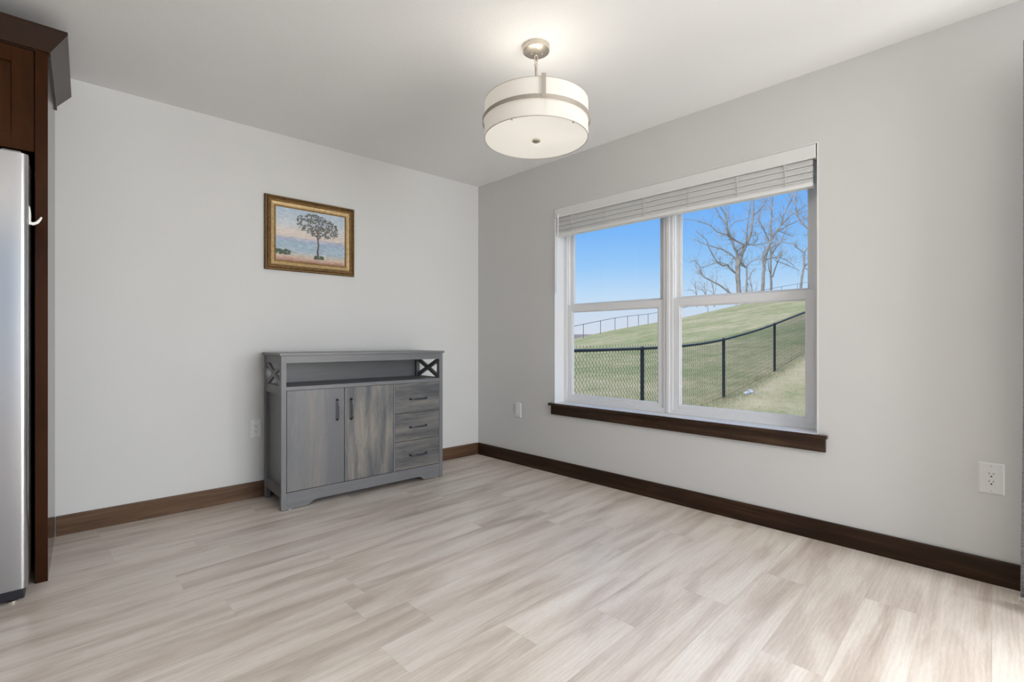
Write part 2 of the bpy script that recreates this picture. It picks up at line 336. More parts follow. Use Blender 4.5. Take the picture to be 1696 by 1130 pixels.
# ------------------------------------------------------------------ room shell
XL, YR = -4.4, -2.30           # far left wall, rear wall
SE = 5.95                     # length of the window wall
WT = .17                      # wall thickness
W0, W1, WZ0, WZ1 = .906, 2.690, .545, 2.068        # window opening in the window wall
D0, D1, DZ1 = 4.05, 5.65, 2.10                     # sliding door opening
def wl(*a): return BX(*a)
w = MB()
w.box(-.4, W0, 0, WT, 0, CEIL + .2); w.box(W0, W1, 0, WT, 0, WZ0); w.box(W0, W1, 0, WT, WZ1, CEIL + .2)
w.box(W1, D0, 0, WT, 0, CEIL + .2); w.box(D0, D1, 0, WT, DZ1, CEIL + .2); w.box(D1, SE + .4, 0, WT, 0, CEIL + .2)
struct(w.build('wall_right', M['wall'], loc=C0, rot=UROT))
struct(BX(XL - .2, C0.x + .02, YB, YB + .17, 0, CEIL + .2).build('wall_back', M['wall']))
struct(BX(XL - .17, XL, YR - .17, YB, 0, CEIL + .2).build('wall_left', M['wall']))
w = MB(); RX0, RX1, RZ0, RZ1 = -1.35, 2.50, .30, 2.28
w.box(XL, RX0, YR - .15, YR, 0, CEIL + .2).box(RX1, C0.x + .5, YR - .15, YR, 0, CEIL + .2).box(RX0, RX1, YR - .15, YR, 0, RZ0).box(RX0, RX1, YR - .15, YR, RZ1, CEIL + .2)
struct(w.build('wall_rear', M['wall']))
def poly_slab(z0, z1):
    a = [(XL - .15, YR - .14), (C0.x + .55, YR - .14), (C0.x + .12, YB + .16), (XL - .15, YB + .16)]
    return a
struct(MB().prism([(XL - .1, YR - .1), (rw(SE, 0).x + .1, YR - .1), (C0.x + .1, YB + .1), (XL - .1, YB + .1)], 'z', CEIL, CEIL + .16).build('ceiling', M['ceiling']))
fl = MB()                      # floor in the window wall's own axes, so the planks run square to that wall
ci, si = math.cos(-UROT), math.sin(-UROT)
def tofl(x, y): dx, dy = x - C0.x, y - C0.y; return (dx*ci - dy*si, dx*si + dy*ci)
fl.prism([tofl(*p) for p in ((XL - .1, YR - .1), (rw(SE, 0).x + .1, YR - .1), (C0.x + .1, YB + .1), (XL - .1, YB + .1))], 'z', -.12, 0)
struct(fl.build('floor', M['floor'], loc=C0, rot=UROT))
# baseboards
def basebd(x0, x1, name, m, **kw):
    pr = [(-.0005, 0), (-.014, 0), (-.014, .097), (-.011, .104), (-.0005, .104)]
    return struct(MB().prism(pr, 'x', x0, x1).build(name, m, **kw))
o = basebd(-.117, C0.x - .012, 'baseboard_back', M['base_lit'], loc=(0, YB, 0))
basebd(.014, D0 - .09, 'baseboard_right', M['base_shaded'], loc=C0, rot=UROT)

# ------------------------------------------------------------------ window_1 (twin double-hung) in the window wall
win = struct(RWE('window_1'))
rv = MB(); T = .006
rv.box(W0 - .0, W0 + T, -.001, .125, WZ0, WZ1).box(W1 - T, W1, -.001, .125, WZ0, WZ1).box(W0 + T, W1 - T, -.001, .125, WZ1 - T, WZ1)
rv.build('reveal', M['reveal'], win)
NF0, NF1 = .108, .165            # depth range of the vinyl frame
def rect_frame(mb, x0, x1, z0, z1, t, y0, y1, tb=None, tt=None):
    tb = t if tb is None else tb; tt = t if tt is None else tt
    mb.box(x0, x0 + t, y0, y1, z0, z1).box(x1 - t, x1, y0, y1, z0, z1).box(x0 + t, x1 - t, y0, y1, z0, z0 + tb).box(x0 + t, x1 - t, y0, y1, z1 - tt, z1); return mb
A0, A1, B0, B1 = W0 + T, 1.803, 1.797, W1 - T
fz0, fz1 = WZ0 + .0, WZ1 - T
for (a, b_, side) in ((W0 + T, 1.801, 'left'), (1.801, W1 - T, 'right')):
    fm = MB(); rect_frame(fm, a, b_, fz0 + .004, fz1, .034, NF0, NF1, .030)
    fm.box(a + .034, a + .042, .120, .150, fz0 + .03, fz1 - .034).box(b_ - .042, b_ - .034, .120, .150, fz0 + .03, fz1 - .034)
    f = fm.build('window_frame', M['vinyl'], win, bevel=.002)
    ia, ib = a + .036, b_ - .036
    # upper sash sits in the outer track, lower sash in the inner one
    up = MB(); rect_frame(up, ia, ib, 1.285, fz1 - .034, .036, .142, .160, .034)
    rect_frame(up, ia + .032, ib - .032, 1.315, fz1 - .064, .010, .146, .160)
    us = up.build('sash', M['vinyl'], win, bevel=.002)
    BX(ia + .037, ib - .037, .1505, .1535, 1.320, fz1 - .071).build('pane', M['glass'], us, fix=True)
    lo = MB(); rect_frame(lo, ia, ib, fz0 + .032, 1.312, .040, .116, .138, .030, .050)
    rect_frame(lo, ia + .036, ib - .036, fz0 + .058, 1.266, .012, .122, .136)
    ls = lo.build('sash', M['vinyl'], win, bevel=.002)
    BX(ia + .047, ib - .047, .1275, .1305, fz0 + .069, 1.255).build('pane', M['glass'], ls)
fm = BX(1.790, 1.812, .102, .112, fz0 + .006, fz1 - .002).build('mullion', M['vinyl'], win, bevel=.002)
# stool and apron in stained wood (structure trim of the window wall)
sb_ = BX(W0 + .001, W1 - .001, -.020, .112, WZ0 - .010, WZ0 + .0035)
struct(sb_.build('sill_sheen_board', M['reveal'], loc=C0, rot=UROT, bevel=.001))  # white board standing in for the bright sky sheen on the dark stool
st = MB().box(W0 - .036, W1 + .045, -.036, -.0005, WZ0 - .016, WZ0 + .0028)
struct(st.build('trim_1', M['sill'], loc=C0, rot=UROT, bevel=.003))
struct(BX(W0 - .020, W1 + .036, -.019, -.0005, WZ0 - .086, WZ0 - .0165).build('trim_2', M['sill'], loc=C0, rot=UROT, bevel=.002))

# ------------------------------------------------------------------ window blind, raised
bl = RWE('window_blind')
tag(bl, 'raised white slatted blind bunched under its valance at the top of the window', 'blind')
va = MB(); b0, b1 = W0 + .010, W1 - .012
va.prism([(-.004, 2.060), (-.008, 2.052), (-.008, 1.996), (-.004, 1.988), (.006, 1.988), (.006, 2.060)], 'x', b0, b1)
va.box(b0, b0 + .010, .006, .045, 1.988, 2.060).box(b1 - .010, b1, .006, .045, 1.988, 2.060)
va.build('valance', M['blind'], bl, bevel=.001)
BX(b0 + .012, b1 - .012, .014, .064, 2.012, 2.058).build('head_rail', M['rail'], bl)
sl = MB(); rnd = random.Random(4); ns = 12
for i in range(ns):
    z = 1.873 + (1.995 - 1.873)*i/(ns - 1)
    e = .003*math.sin(i*2.1); t0 = .0016
    x0, x1 = b0 + .014 + rnd.uniform(0, .003), b1 - .014 - rnd.uniform(0, .003)
    sl.prism([(.010 + e, z - .0054), (.0135 + e, z - .0050), (.034, z + .0006), (.058, z - .0022), (.058, z + .0006), (.034, z + .0040), (.014 + e, z + .0050), (.011 + e, z + .0046)], 'x', x0, x1)
sl.build('slats', M['slat'], bl)
BX(b0 + .014, b1 - .014, .010, .060, 1.846, 1.868).build('bottom_rail', M['rail'], bl, bevel=.002)
for k, x in enumerate((1.065, 1.375, 1.675, 1.985, 2.28, 2.53)):
    lc = MB()
    for i in range(ns):
        z = 1.868 + (1.995 - 1.868)*i/(ns - 1)
        sgn = -1 if i % 2 else 1
        lc.tube([(x - .011*sgn, .008, z), (x + .010*sgn, .004, z + .006), (x - .008*sgn, .008, z + .012)], .0010, 5)
    lc.tube([(x + .004, .006, 1.862), (x + .004, .004, 1.93), (x - .003, .005, 2.0)], .0013, 5)
    lc.build('ladder_cord', M['cord'], bl)
wd = MB().tube([(.952, -.010, 2.005), (.947, -.010, 1.84), (.940, -.010, 1.47)], .0042, 8)
wd.tube([(.940, -.010, 1.475), (.940, -.010, 1.405)], [.0045, .0065], 8).tube([(.952, -.002, 2.02), (.952, -.014, 2.012), (.952, -.010, 2.0)], .002, 6)
wd.build('tilt_wand', M['rail'], bl, smooth=True)

# ------------------------------------------------------------------ sliding door (beyond the right edge) and rear window, the room's other daylight
dr = struct(RWE('door_1'))
rect_frame(MB(), D0, D1, 0.0, DZ1, .045, .03, .15, .03).build('door_frame', M['vinyl'], dr)
for a, y in ((D0 + .05, .06), (D0 + .75, .10)):
    f = rect_frame(MB(), a, a + .75, .035, DZ1 - .05, .06, y, y + .035).build('sash', M['vinyl'], dr)
    BX(a + .055, a + .695, y + .015, y + .019, .09, DZ1 - .105).build('pane', M['glass'], f)
cs = MB().box(D0 - .075, D0 - .002, -.016, -.0005, 0, DZ1 + .07).box(D1 + .002, D1 + .075, -.016, -.0005, 0, DZ1 + .07).box(D0 - .002, D1 + .002, -.016, -.0005, DZ1 + .002, DZ1 + .07)
cs.build('casing', M['base_shaded'], dr)
w2 = struct(empty('window_2', (0, YR - .15, 0)))
fm = rect_frame(MB(), RX0, RX1, RZ0, RZ1, .05, .04, .12); fm.box(-.05, .20, .05, .11, RZ0 + .05, RZ1 - .05).box(1.31, 1.39, .05, .11, RZ0 + .05, RZ1 - .05)
fm.build('window_frame', M['vinyl'], w2)
for a, b_ in ((RX0 + .05, -.05), (.20, 1.31), (1.39, RX1 - .05)):
    BX(a, b_, .08, .084, RZ0 + .05, RZ1 - .05).build('pane', M['glass'], w2)
# curtain bunched beside the sliding door
cu = RWE('curtain'); tag(cu, 'grey woven curtain with white fringed hem hanging at the right edge by the window wall', 'curtain')
def fold(t): return -.205 + .050*math.cos(t*PI*2*4.5) - .012*math.cos(t*PI*2*9)
cm = MB(); nx, nz_ = 90, 14; cv = []; cf = []
for j in range(nz_ + 1):
    z = .030 + 2.17*j/nz_
    for i in range(nx + 1):
        t = i/nx; cv.append((3.407 + .008*min(1, z*1.2) + .54*t + .006*math.sin(t*40), fold(t)*(1 if z > .1 else 1.0), z + .006*math.sin(t*31)*(j == 0)))
for j in range(nz_):
    for i in range(nx): a = j*(nx + 1) + i; cf.append((a, a + 1, a + nx + 2, a + nx + 1))
cm.add(cv, cf); c_ = cm.build('curtain_fabric', M['curtain'], cu, smooth=False, fix=False)
for p in c_.data.polygons: p.use_smooth = True
md = c_.modifiers.new('thick', 'SOLIDIFY'); md.thickness = .004
hm = MB()
for i in range(120):
    t = i/119; x = 3.407 + .54*t + .006*math.sin(t*40); y = fold(t)
    hm.tube([(x, y, .034), (x + .003*math.sin(i*1.7), y - .004, .022), (x + .004*math.sin(i*2.3), y + .003*math.cos(i), .013)], [.004, .005, .002], 5)
hm.build('fringe', M['hem'], cu)
cr = RWE('curtain_rod'); tag(cr, 'dark curtain rod carrying the grey curtain beside the window wall', 'curtain rod')
MB().tube([(3.445, -.205, 2.235), (5.95, -.205, 2.235)], .012, 12).lathe([(0, -.0), (.001, -.02), (.02, -.01), (.02, .01), (.001, .02)], (3.445, -.205, 2.235), 12).build('rod', M['blackmetal'], cr, smooth=True)
for x in (3.60, 5.9): MB().tube([(x, -.205, 2.235), (x, -.0, 2.235)], .007, 8).build('bracket', M['blackmetal'], cr)
for i in range(8):
    x = 3.48 + .46*i/7; MB().tube([(x + .002*math.sin(a), -.205 + .019*math.cos(a), 2.232 + .026*math.sin(a) - .008) for a in [2*PI*k/14 for k in range(14)]], .002, 5, closed=True).build('curtain_ring', M['blackmetal'], cu)

# ------------------------------------------------------------------ electrical plates
def plate(mb, w_, h_): 
    d = .0055; i = .005
    mb.add([(-w_/2, 0, -h_/2), (w_/2, 0, -h_/2), (w_/2, 0, h_/2), (-w_/2, 0, h_/2)] + [(-w_/2, -.002, -h_/2), (w_/2, -.002, -h_/2), (w_/2, -.002, h_/2), (-w_/2, -.002, h_/2)] +
           [(-w_/2 + i, -d, -h_/2 + i), (w_/2 - i, -d, -h_/2 + i), (w_/2 - i, -d, h_/2 - i), (-w_/2 + i, -d, h_/2 - i)],
           [(0, 1, 2, 3), (8, 11, 10, 9)] + [(a + k, a + (k + 1) % 4, a + 4 + (k + 1) % 4, a + 4 + k) for a in (0, 4) for k in range(4)])
    return mb
def outlet(e, w_, h_):
    plate(MB(), w_, h_).build('cover_plate', M['plate'], e)
    BX(-.0175, .0175, -.0053, -.0010, -.0345, .0345).build('gap', M['screw'], e)
    r = BX(-.0165, .0165, -.0072, -.0010, -.0335, .0335).build('receptacle', M['plate'], e, bevel=.0008)
    for zc in (.0155, -.0165):
        s = MB().box(-.0078, -.0058, -.0076, -.0066, zc + .001, zc + .0095).box(.0052, .0072, -.0076, -.0066, zc + .002, zc + .0085)
        s.prism([(.0034*math.cos(a), zc - .0065 + .0030*math.sin(a)) for a in [2*PI*k/12 for k in range(12)]], 'y', -.0076, -.0066)
        s.build('slots', M['slot'], r)
    for zc in (h_*.40, -h_*.40):
        MB().prism([(.0028*math.cos(a), zc + .0028*math.sin(a)) for a in [2*PI*k/14 for k in range(14)]], 'y', -.0066, -.003).build('screw', M['screw'], e)
e = empty('wall_outlet', (.840, YB - .0005, .454)); tag(e, 'white duplex outlet on the picture wall just left of the grey sideboard', 'outlet'); outlet(e, .070, .125)
e = empty('wall_outlet', rw(3.327, .446, -.0005), UROT); tag(e, 'white duplex outlet low on the window wall right of the window', 'outlet'); outlet(e, .080, .132)
e = empty('wall_switch', rw(.512, .452, -.0005), UROT); tag(e, 'small white rocker plate low on the wall between room corner and window', 'switch')
plate(MB(), .072, .120).build('cover_plate', M['plate'], e)
BX(-.0175, .0175, -.0053, -.0010, -.0345, .0345).build('gap', M['screw'], e)
MB().prism([(-.001, -.0325), (-.0095, -.0325), (-.0062, .0), (-.0085, .0325), (-.001, .0325)], 'x', -.0160, .0160).build('rocker', M['plate'], e, bevel=.0006)
for zc in (.048, -.048): MB().prism([(.0028*math.cos(a), zc + .0028*math.sin(a)) for a in [2*PI*k/14 for k in range(14)]], 'y', -.0066, -.003).build('screw', M['screw'], e)

# ------------------------------------------------------------------ framed painting
pf = empty('framed_painting', (1.198, YB - .001, 1.7635)); tag(pf, 'small seaside landscape painting in a gilt frame hanging on the pale wall above the sideboard', 'painting')
PWd, PHt = .616, .503
def ring(prof, m, name, parent):
    mb = MB(); v = []
    for inset, d in prof:
        x, z = PWd/2 - inset, PHt/2 - inset
        v += [(-x, -d, -z), (x, -d, -z), (x, -d, z), (-x, -d, z)]
    k = len(prof)
    mb.add(v, [(j*4 + i, j*4 + (i + 1) % 4, ((j + 1) % k)*4 + (i + 1) % 4, ((j + 1) % k)*4 + i) for j in range(k) for i in range(4)])
    return mb.build(name, m, parent)
ring([(0, 0), (0, .018), (.004, .024), (.010, .026), (.013, .022), (.020, .028), (.028, .030), (.030, .010), (.030, 0)], M['gold_dark'], 'outer_moulding', pf)
ring([(.0285, .002), (.0285, .027), (.033, .031), (.037, .027), (.040, .020), (.040, .002)], M['gold'], 'rope_moulding', pf)
ring([(.0395, .002), (.0395, .020), (.052, .016), (.062, .011), (.062, .002)], M['gold_light'], 'liner', pf)
ring([(.0615, .002), (.0615, .014), (.065, .016), (.070, .012), (.070, .002)], M['gold'], 'inner_moulding', pf)
rnd = random.Random(3)
def beads(inset, d, step, r):
    bd = MB()
    x, z = PWd/2 - inset, PHt/2 - inset
    for (a, b_) in (((-x, -z), (x, -z)), ((x, -z), (x, z)), ((x, z), (-x, z)), ((-x, z), (-x, -z))):
        L = math.hypot(b_[0] - a[0], b_[1] - a[1]); n = int(L/step)
        for i in range(n):
            t = (i + .5)/n; cx, cz = a[0] + (b_[0] - a[0])*t, a[1] + (b_[1] - a[1])*t
            bd.add([(cx - r, -d, cz), (cx + r, -d, cz), (cx, -d, cz - r), (cx, -d, cz + r), (cx, -d - r, cz), (cx, -d + r, cz)],
                   [(0, 2, 4), (2, 1, 4), (1, 3, 4), (3, 0, 4), (2, 0, 5), (1, 2, 5), (3, 1, 5), (0, 3, 5)])
    bd.build('beading', M['gold_light'], pf)
beads(.034, .031, .010, .0040); beads(.0660, .0158, .0065, .0024); beads(.0065, .0255, .008, .003)
def painting_material():
    m, t, b = mat('seaside_oil_painting')
    tc = nd(t, 'TexCoord'); sp = nd(t, 'SeparateXYZ'); lk(t, tc.outputs['Object'], sp.inputs[0])
    n = nd(t, 'TexNoise'); n.inputs['Scale'].default_value = 14; n.inputs['Detail'].default_value = 4; lk(t, tc.outputs['Object'], n.inputs['Vector'])
    z = mth(t, 'ADD', mth(t, 'DIVIDE', sp.outputs['Z'], .366), .5)
    zz = mth(t, 'ADD', z, mth(t, 'MULTIPLY', mth(t, 'SUBTRACT', n.outputs['Fac'], .5), .05))
    r = nd(t, 'ValToRGB'); e = r.color_ramp.elements
    S = [(0, (.33, .17, .13)), (.07, (.62, .42, .33)), (.12, (.55, .50, .42)), (.20, (.42, .52, .60)), (.35, (.36, .49, .60)), (.385, (.33, .47, .60)), (.40, (.44, .48, .60)), (.45, (.52, .53, .62)), (.475, (.72, .62, .55)), (.58, (.72, .65, .60)), (.75, (.57, .63, .68)), (1, (.47, .58, .70))]
    e[0].position, e[0].color = S[0][0], (*S[0][1], 1); e[1].position, e[1].color = 1, (*S[-1][1], 1)
    for p, c in S[1:-1]: k = e.new(p); k.color = (*c, 1)
    lk(t, zz, r.inputs[0])
    n2 = nd(t, 'TexNoise'); n2.inputs['Scale'].default_value = 70; n2.inputs['Detail'].default_value = 3
    mp = nd(t, 'Mapping'); mp.inputs['Scale'].default_value = (.5, 1, 1.6); lk(t, tc.outputs['Object'], mp.inputs[0]); lk(t, mp.outputs[0], n2.inputs['Vector'])
    mx = nd(t, 'Mix', data_type='RGBA', blend_type='OVERLAY'); mx.inputs['Factor'].default_value = .55; lk(t, r.outputs[0], mx.inputs['A']); lk(t, n2.outputs['Fac'], mx.inputs['B'])
    lk(t, mx.outputs['Result'], b.inputs['Base Color']); b.inputs['Roughness'].default_value = .5
    bp = nd(t, 'Bump'); bp.inputs['Strength'].default_value = .3; bp.inputs['Distance'].default_value = .001; lk(t, n2.outputs['Fac'], bp.inputs['Height']); lk(t, bp.outputs[0], b.inputs['Normal'])
    return m
CW, CH = PWd - .136, PHt - .136
cv_ = BX(-CW/2, CW/2, -.009, -.002, -CH/2, CH/2).build('canvas', painting_material(), pf)
# painted motif (thin paint): a generic shoreline with a round-headed tree and low bushes
M['p_leaf'] = flat('paint_olive', (.155, .155, .125), .6, noise_s=90, namt=.5); M['p_blue'] = flat('paint_slate', (.20, .235, .33), .6, noise_s=90, namt=.4)
M['p_trunk'] = flat('paint_trunk', (.12, .075, .085), .6, noise_s=60, namt=.3); M['p_green'] = flat('paint_green', (.085, .12, .075), .6, noise_s=80, namt=.4)
M['p_hill'] = flat('paint_lilac', (.43, .46, .58), .6, noise_s=40, namt=.08)
rnd = random.Random(12)
hl = MB(); top = [(-CW/2 + CW*i/40, -CH/2 + CH*(.40 + .055*max(0, math.sin(i*.21 + .3)) + .02*math.sin(i*.9))) for i in range(41)]
hl.v = [(x, -.0096, z) for x, z in top] + [(x, -.0096, -CH/2 + CH*.385) for x, z in top]; hl.f = [(i, i + 1, 42 + i, 41 + i) for i in range(40)]; hl.build('painted_hills', M['p_hill'], cv_)
tr = MB()
def ribbon(mb, pts, w0, w1, y):
    L = []; Rr = []
    for i, p in enumerate(pts):
        a = pts[max(0, i - 1)]; b_ = pts[min(len(pts) - 1, i + 1)]; d = Vector((b_[0] - a[0], b_[1] - a[1])); d.normalize(); w_ = (w0 + (w1 - w0)*i/(len(pts) - 1))/2
        L.append((p[0] - d.y*w_, p[1] + d.x*w_)); Rr.append((p[0] + d.y*w_, p[1] - d.x*w_))
    n_ = len(L); mb.add([(a, y, b) for a, b in L + Rr], [(i, i + 1, n_ + i + 1, n_ + i) for i in range(n_ - 1)])
ribbon(tr, [(.045, -.142), (.040, -.10), (.047, -.05), (.040, 0), (.045, .05), (.05, .09)], .013, .006, -.0100)
ribbon(tr, [(.044, -.01), (.075, .03), (.11, .055)], .006, .003, -.0100); ribbon(tr, [(.041, .0), (.005, .04), (-.03, .06)], .006, .003, -.0100)
tr.build('painted_trunk', M['p_trunk'], cv_)
def blobs(name, m, n, fn, y, r0, r1):
    mb = MB()
    for i in range(n):
        cx, cz = fn(); r = rnd.uniform(r0, r1); k = rnd.uniform(0, 1)
        p = [(min(max(cx + r*math.cos(a)*(1 + .3*math.sin(3*a + k*9)), -CW/2 + .001), CW/2 - .001), min(max(cz + .7*r*math.sin(a)*(1 + .3*math.cos(2*a + k*7)), -CH/2 + .001), CH/2 - .001)) for a in [2*PI*q/8 for q in range(8)]]
        yy = y - .0012*rnd.random(); mb.add([(a, yy, b) for a, b in p], [tuple(range(8))])
    mb.build(name, m, cv_)
def crown():
    a = rnd.uniform(0, 2*PI); q = rnd.random()**.55; return (.045 + .150*q*math.cos(a), .082 + .080*q*math.sin(a) - .02*q*math.cos(a))
blobs('painted_foliage', M['p_leaf'], 330, crown, -.0102, .004, .009); blobs('painted_foliage_blue', M['p_blue'], 150, crown, -.0104, .003, .007)
blobs('painted_bush', M['p_green'], 40, lambda: (-.24 + .09*rnd.random(), -.135 + .028*rnd.random()), -.0102, .006, .011); blobs('painted_bush', M['p_green'], 24, lambda: (.02 + .06*rnd.random(), -.148 + .018*rnd.random()), -.0102, .006, .011)

# ------------------------------------------------------------------ pendant light
PX, PY, DB, DT, DR = 1.6132, 1.6474, 1.996, 2.163, .2465
pl = empty('pendant_light', (PX, PY, 0)); tag(pl, 'glowing white drum pendant with brushed nickel band hanging from the ceiling', 'pendant light')
MB().lathe([(.0005, CEIL), (.0635, CEIL), (.0640, CEIL - .010), (.0632, CEIL - .024), (.0600, CEIL - .0265), (.030, CEIL - .031), (.0005, CEIL - .033)], n=64).build('canopy', M['nickel'], pl, smooth=True)
for sx_ in (-1, 1): MB().lathe([(.0004, -.006), (.004, -.005), (.0045, -.001), (.003, 0)], (sx_*.026*CR.x + .005, sx_*.026*CR.y, CEIL - .031), 16).build('canopy_screw', M['nickel'], pl, smooth=True)
ch = MB()
def link(cx, cz, rx, rz, ang, r=.0019):
    d = Vector((math.cos(ang), math.sin(ang), 0))
    return ch.tube([Vector((0, 0, cz)) + d*(rx*math.cos(a)) + Vector((0, 0, rz*math.sin(a))) for a in [2*PI*k/20 for k in range(20)]], r, 8, closed=True)
link(0, 2.402, .006, .008, YAW); link(0, 2.385, .008, .015, YAW - 1.1); link(0, 2.366, .007, .011, YAW + .9); link(0, 2.352, .008, .009, YAW - 1.5)
ch.build('chain', M['nickel'], pl, smooth=True)
MB().tube([(0, 0, 2.345), (0, 0, 2.03)], .0062, 16).build('rod', M['nickel_strap'], pl, smooth=True)
sh = MB().lathe([(DR, DB), (DR, DT), (DR - .0025, DT), (DR - .0025, DB), (DR, DB)], n=128).build('shade', M['shade'], pl, smooth=True)
tr = MB()
for zc in (DB, DT): tr.tube([(( DR - .001)*math.cos(2*PI*k/128), (DR - .001)*math.sin(2*PI*k/128), zc) for k in range(128)], .0016, 6, closed=True)
tr.build('rim', M['nickel_strap'], pl, smooth=True)
MB().lathe([(.0005, DB + .001), (DR - .004, DB + .001), (DR - .004, DB + .004), (.0005, DB + .004)], n=96).build('diffuser', M['diffuser'], pl, smooth=True)
BR = .2562
MB().lathe([(BR, 2.0670), (BR, 2.0850), (BR - .002, 2.0850), (BR - .002, 2.0670), (BR, 2.0670)], n=128).build('band', M['nickel_strap'], pl, smooth=True)
a0 = math.atan2(-CF.y, -CF.x) + .075
for k in range(3):
    a = a0 + k*2*PI/3; sp_ = MB(); w_ = .0093
    # strap: rises from the band, turns over the shade rim and runs in to the rod
    sp_.box(BR - .0015, BR + .0015, -w_, w_, 2.070, 2.172).box(.006, BR + .0015, -w_*.6, w_*.6, 2.1690, 2.172)
    sp_.build('strap', M['nickel_strap'], pl, rot=a)
    sp_ = MB().box(DR - .009, DR - .006, -w_*.75, w_*.75, DB + .004, 2.169).build('inner_strut', M['nickel_strap'], pl, rot=a + .03)
MB().lathe([(.0005, DB - .0125), (.0165, DB - .0125), (.0192, DB - .0105), (.0192, DB - .003), (.012, DB - .0015), (.0005, DB + .001)], n=40).build('finial', M['nickel'], pl, smooth=True)
for a in (a0 + .62, a0 - .58):
    BX(DR - .010, DR - .001, -.002, .002, DB - .004, DB + .002).build('clip', M['nickel_strap'], pl, rot=a)
for k in range(3):
    a = a0 + .5 + k*2*PI/3; bx, by = .11*math.cos(a), .11*math.sin(a)
    bu = MB().lathe([(.0005, 0), (.014, .002), (.014, .03), (.022, .045), (.030, .065), (.026, .085), (.010, .097), (.0005, .099)], (bx, by, 2.035), 20).build('bulb', M['diffuser'], pl, smooth=True)
    l = light('bulb_glow', 'POINT', (PX + bx*.6, PY + by*.6, 2.190), .50, (1, .93, .84), shadow_soft_size=.04)

# ------------------------------------------------------------------ sideboard
sb = empty('sideboard', (1.4645, 0, 0)); sb.location = (0, 0, 0); tag(sb, 'grey two-door sideboard with three drawers and X-braced sides against the picture wall', 'sideboard')
X0, X1, YF, YK = .882, 2.036, 3.096, 3.468
BX(.872, 2.046, YF - .009, YK + .010, .941, .957).build('top', M['frame_grey'], sb, bevel=.0015)
for x0, x1 in ((X0, X0 + .030), (X1 - .030, X1)):
    BX(x0, x1, YF, YF + .036, 0.002, .9405).build('leg', M['frame_grey_v'], sb, bevel=.001)
    BX(x0, x1, YK - .036, YK, 0.002, .9405).build('leg', M['frame_grey_v'], sb, bevel=.001)
    ex = .003 if x0 < 1 else -.003
    a, b_ = x0 + .002, x1 - .002
    ya, yb = YF + .036, YK - .036
    for za, zb in ((.893, .9400), (.7015, .755), (.075, .1335)): BX(a, b_, ya, yb, za, zb).build('side_rail', M['frame_grey'], sb)
    xm = (x0 + x1)/2
    px0, px1 = (xm + .006, xm + .014) if x0 < 1 else (xm - .014, xm - .006)
    BX(px0, px1, ya, yb, .134, .701).build('side_panel', M['frame_grey_v'], sb)
    # X brace of two flat bars
    xb = MB(); ax, bx_ = xm - .008, xm + .008; z0, z1 = .755, .893; hw = .026
    for (p, q) in (((ya, z0), (yb, z1)), ((ya, z1), (yb, z0))):
        d = Vector((q[0] - p[0], q[1] - p[1])).normalized(); nn = Vector((-d.y, d.x))*hw*.62
        # clip the bar ends square to the opening
        def cl(y, z): return (min(max(y, ya), yb), min(max(z, z0), z1))
        up = q[1] > p[1]; s = 1 if up else -1
        vv = [(p[0], p[1]), (p[0] + hw, p[1]), (q[0], q[1] - s*hw*.8), (q[0], q[1]), (q[0] - hw, q[1]), (p[0], p[1] + s*hw*.8)]
        o_ = .0005 if up else 0
        xb.prism(vv, 'x', ax + o_, bx_ + o_)
    xb.build('cross_brace', M['frame_grey'], sb)
XI0, XI1 = X0 + .030, X1 - .030
BX(XI0, XI1, YF + .001, YF + .022, .896, .9405).build('front_rail', M['frame_grey'], sb)
BX(XI0, XI1, YF + .001, YK - .008, .727, .750).build('shelf', M['frame_grey'], sb)
BX(XI0, XI1, YK - .008, YK - .002, .100, .9405).build('back_panel', M['frame_grey'], sb)
BX(XI0, XI1, YF + .022, YK - .008, .085, .100).build('bottom_panel', M['frame_dark'], sb)
BX(1.6255, 1.6385, YF + .001, YK - .008, .1005, .7268).build('divider', M['frame_grey_v'], sb)
ap = MB(); z0 = .005
arch = [(XI0, z0), (1.030, z0), (1.048, .010), (1.064, .022), (1.078, .030), (1.100, .033), (1.822, .033), (1.842, .030), (1.855, .022), (1.870, .010), (1.888, z0), (XI1, z0), (XI1, .1045), (XI0, .1045)]
ap.prism(arch, 'y', YF + .002, YF + .020); ap.build('apron', M['frame_grey'], sb)
def pull(x, z, vertical, parent):
    L = .066; d = .024; y = YF + .0015
    path = [(-L, 0), (-L, -d*.55), (-L*.88, -d*.95), (-L*.6, -d), (0, -d*1.02), (L*.6, -d), (L*.88, -d*.95), (L, -d*.55), (L, 0)]
    pts = [((x, y + p[1], z + p[0]) if vertical else (x + p[0], y + p[1], z)) for p in path]
    mb = MB().tube(pts, [.0048, .0046, .0046, .0048, .0050, .0048, .0046, .0046, .0048], 10)
    for sgn in (-1, 1):
        c = (x, z + sgn*L) if vertical else (x + sgn*L, z)
        mb.prism([(c[0] + .0085*math.cos(a), c[1] + .0085*math.sin(a)) for a in [2*PI*k/20 for k in range(20)]], 'y', y - .004, y - .0004)
    o = mb.build('handle', M['blackmetal'], parent, smooth=True); o['label'] = 'black metal bow handle'; return o
def front(name, x0, x1, z0, z1, m):
    return BX(x0, x1, YF + .0015, YF + .018, z0, z1).build(name, m, sb, bevel=.0012)
d = front('door', .9150, 1.2705, .1080, .7250, M['door_a']); pull(1.2235, .585, True, d)
d = front('door', 1.2735, 1.6240, .1080, .7250, M['door_b']); pull(1.3170, .580, True, d)
for z0, z1, hz in ((.5130, .7250, .609), (.3115, .5105, .407), (.1080, .3090, .203)):
    d = front('drawer', 1.6400, 2.0045, z0, z1, M['drawer_m']); pull(1.8230, hz, False, d)
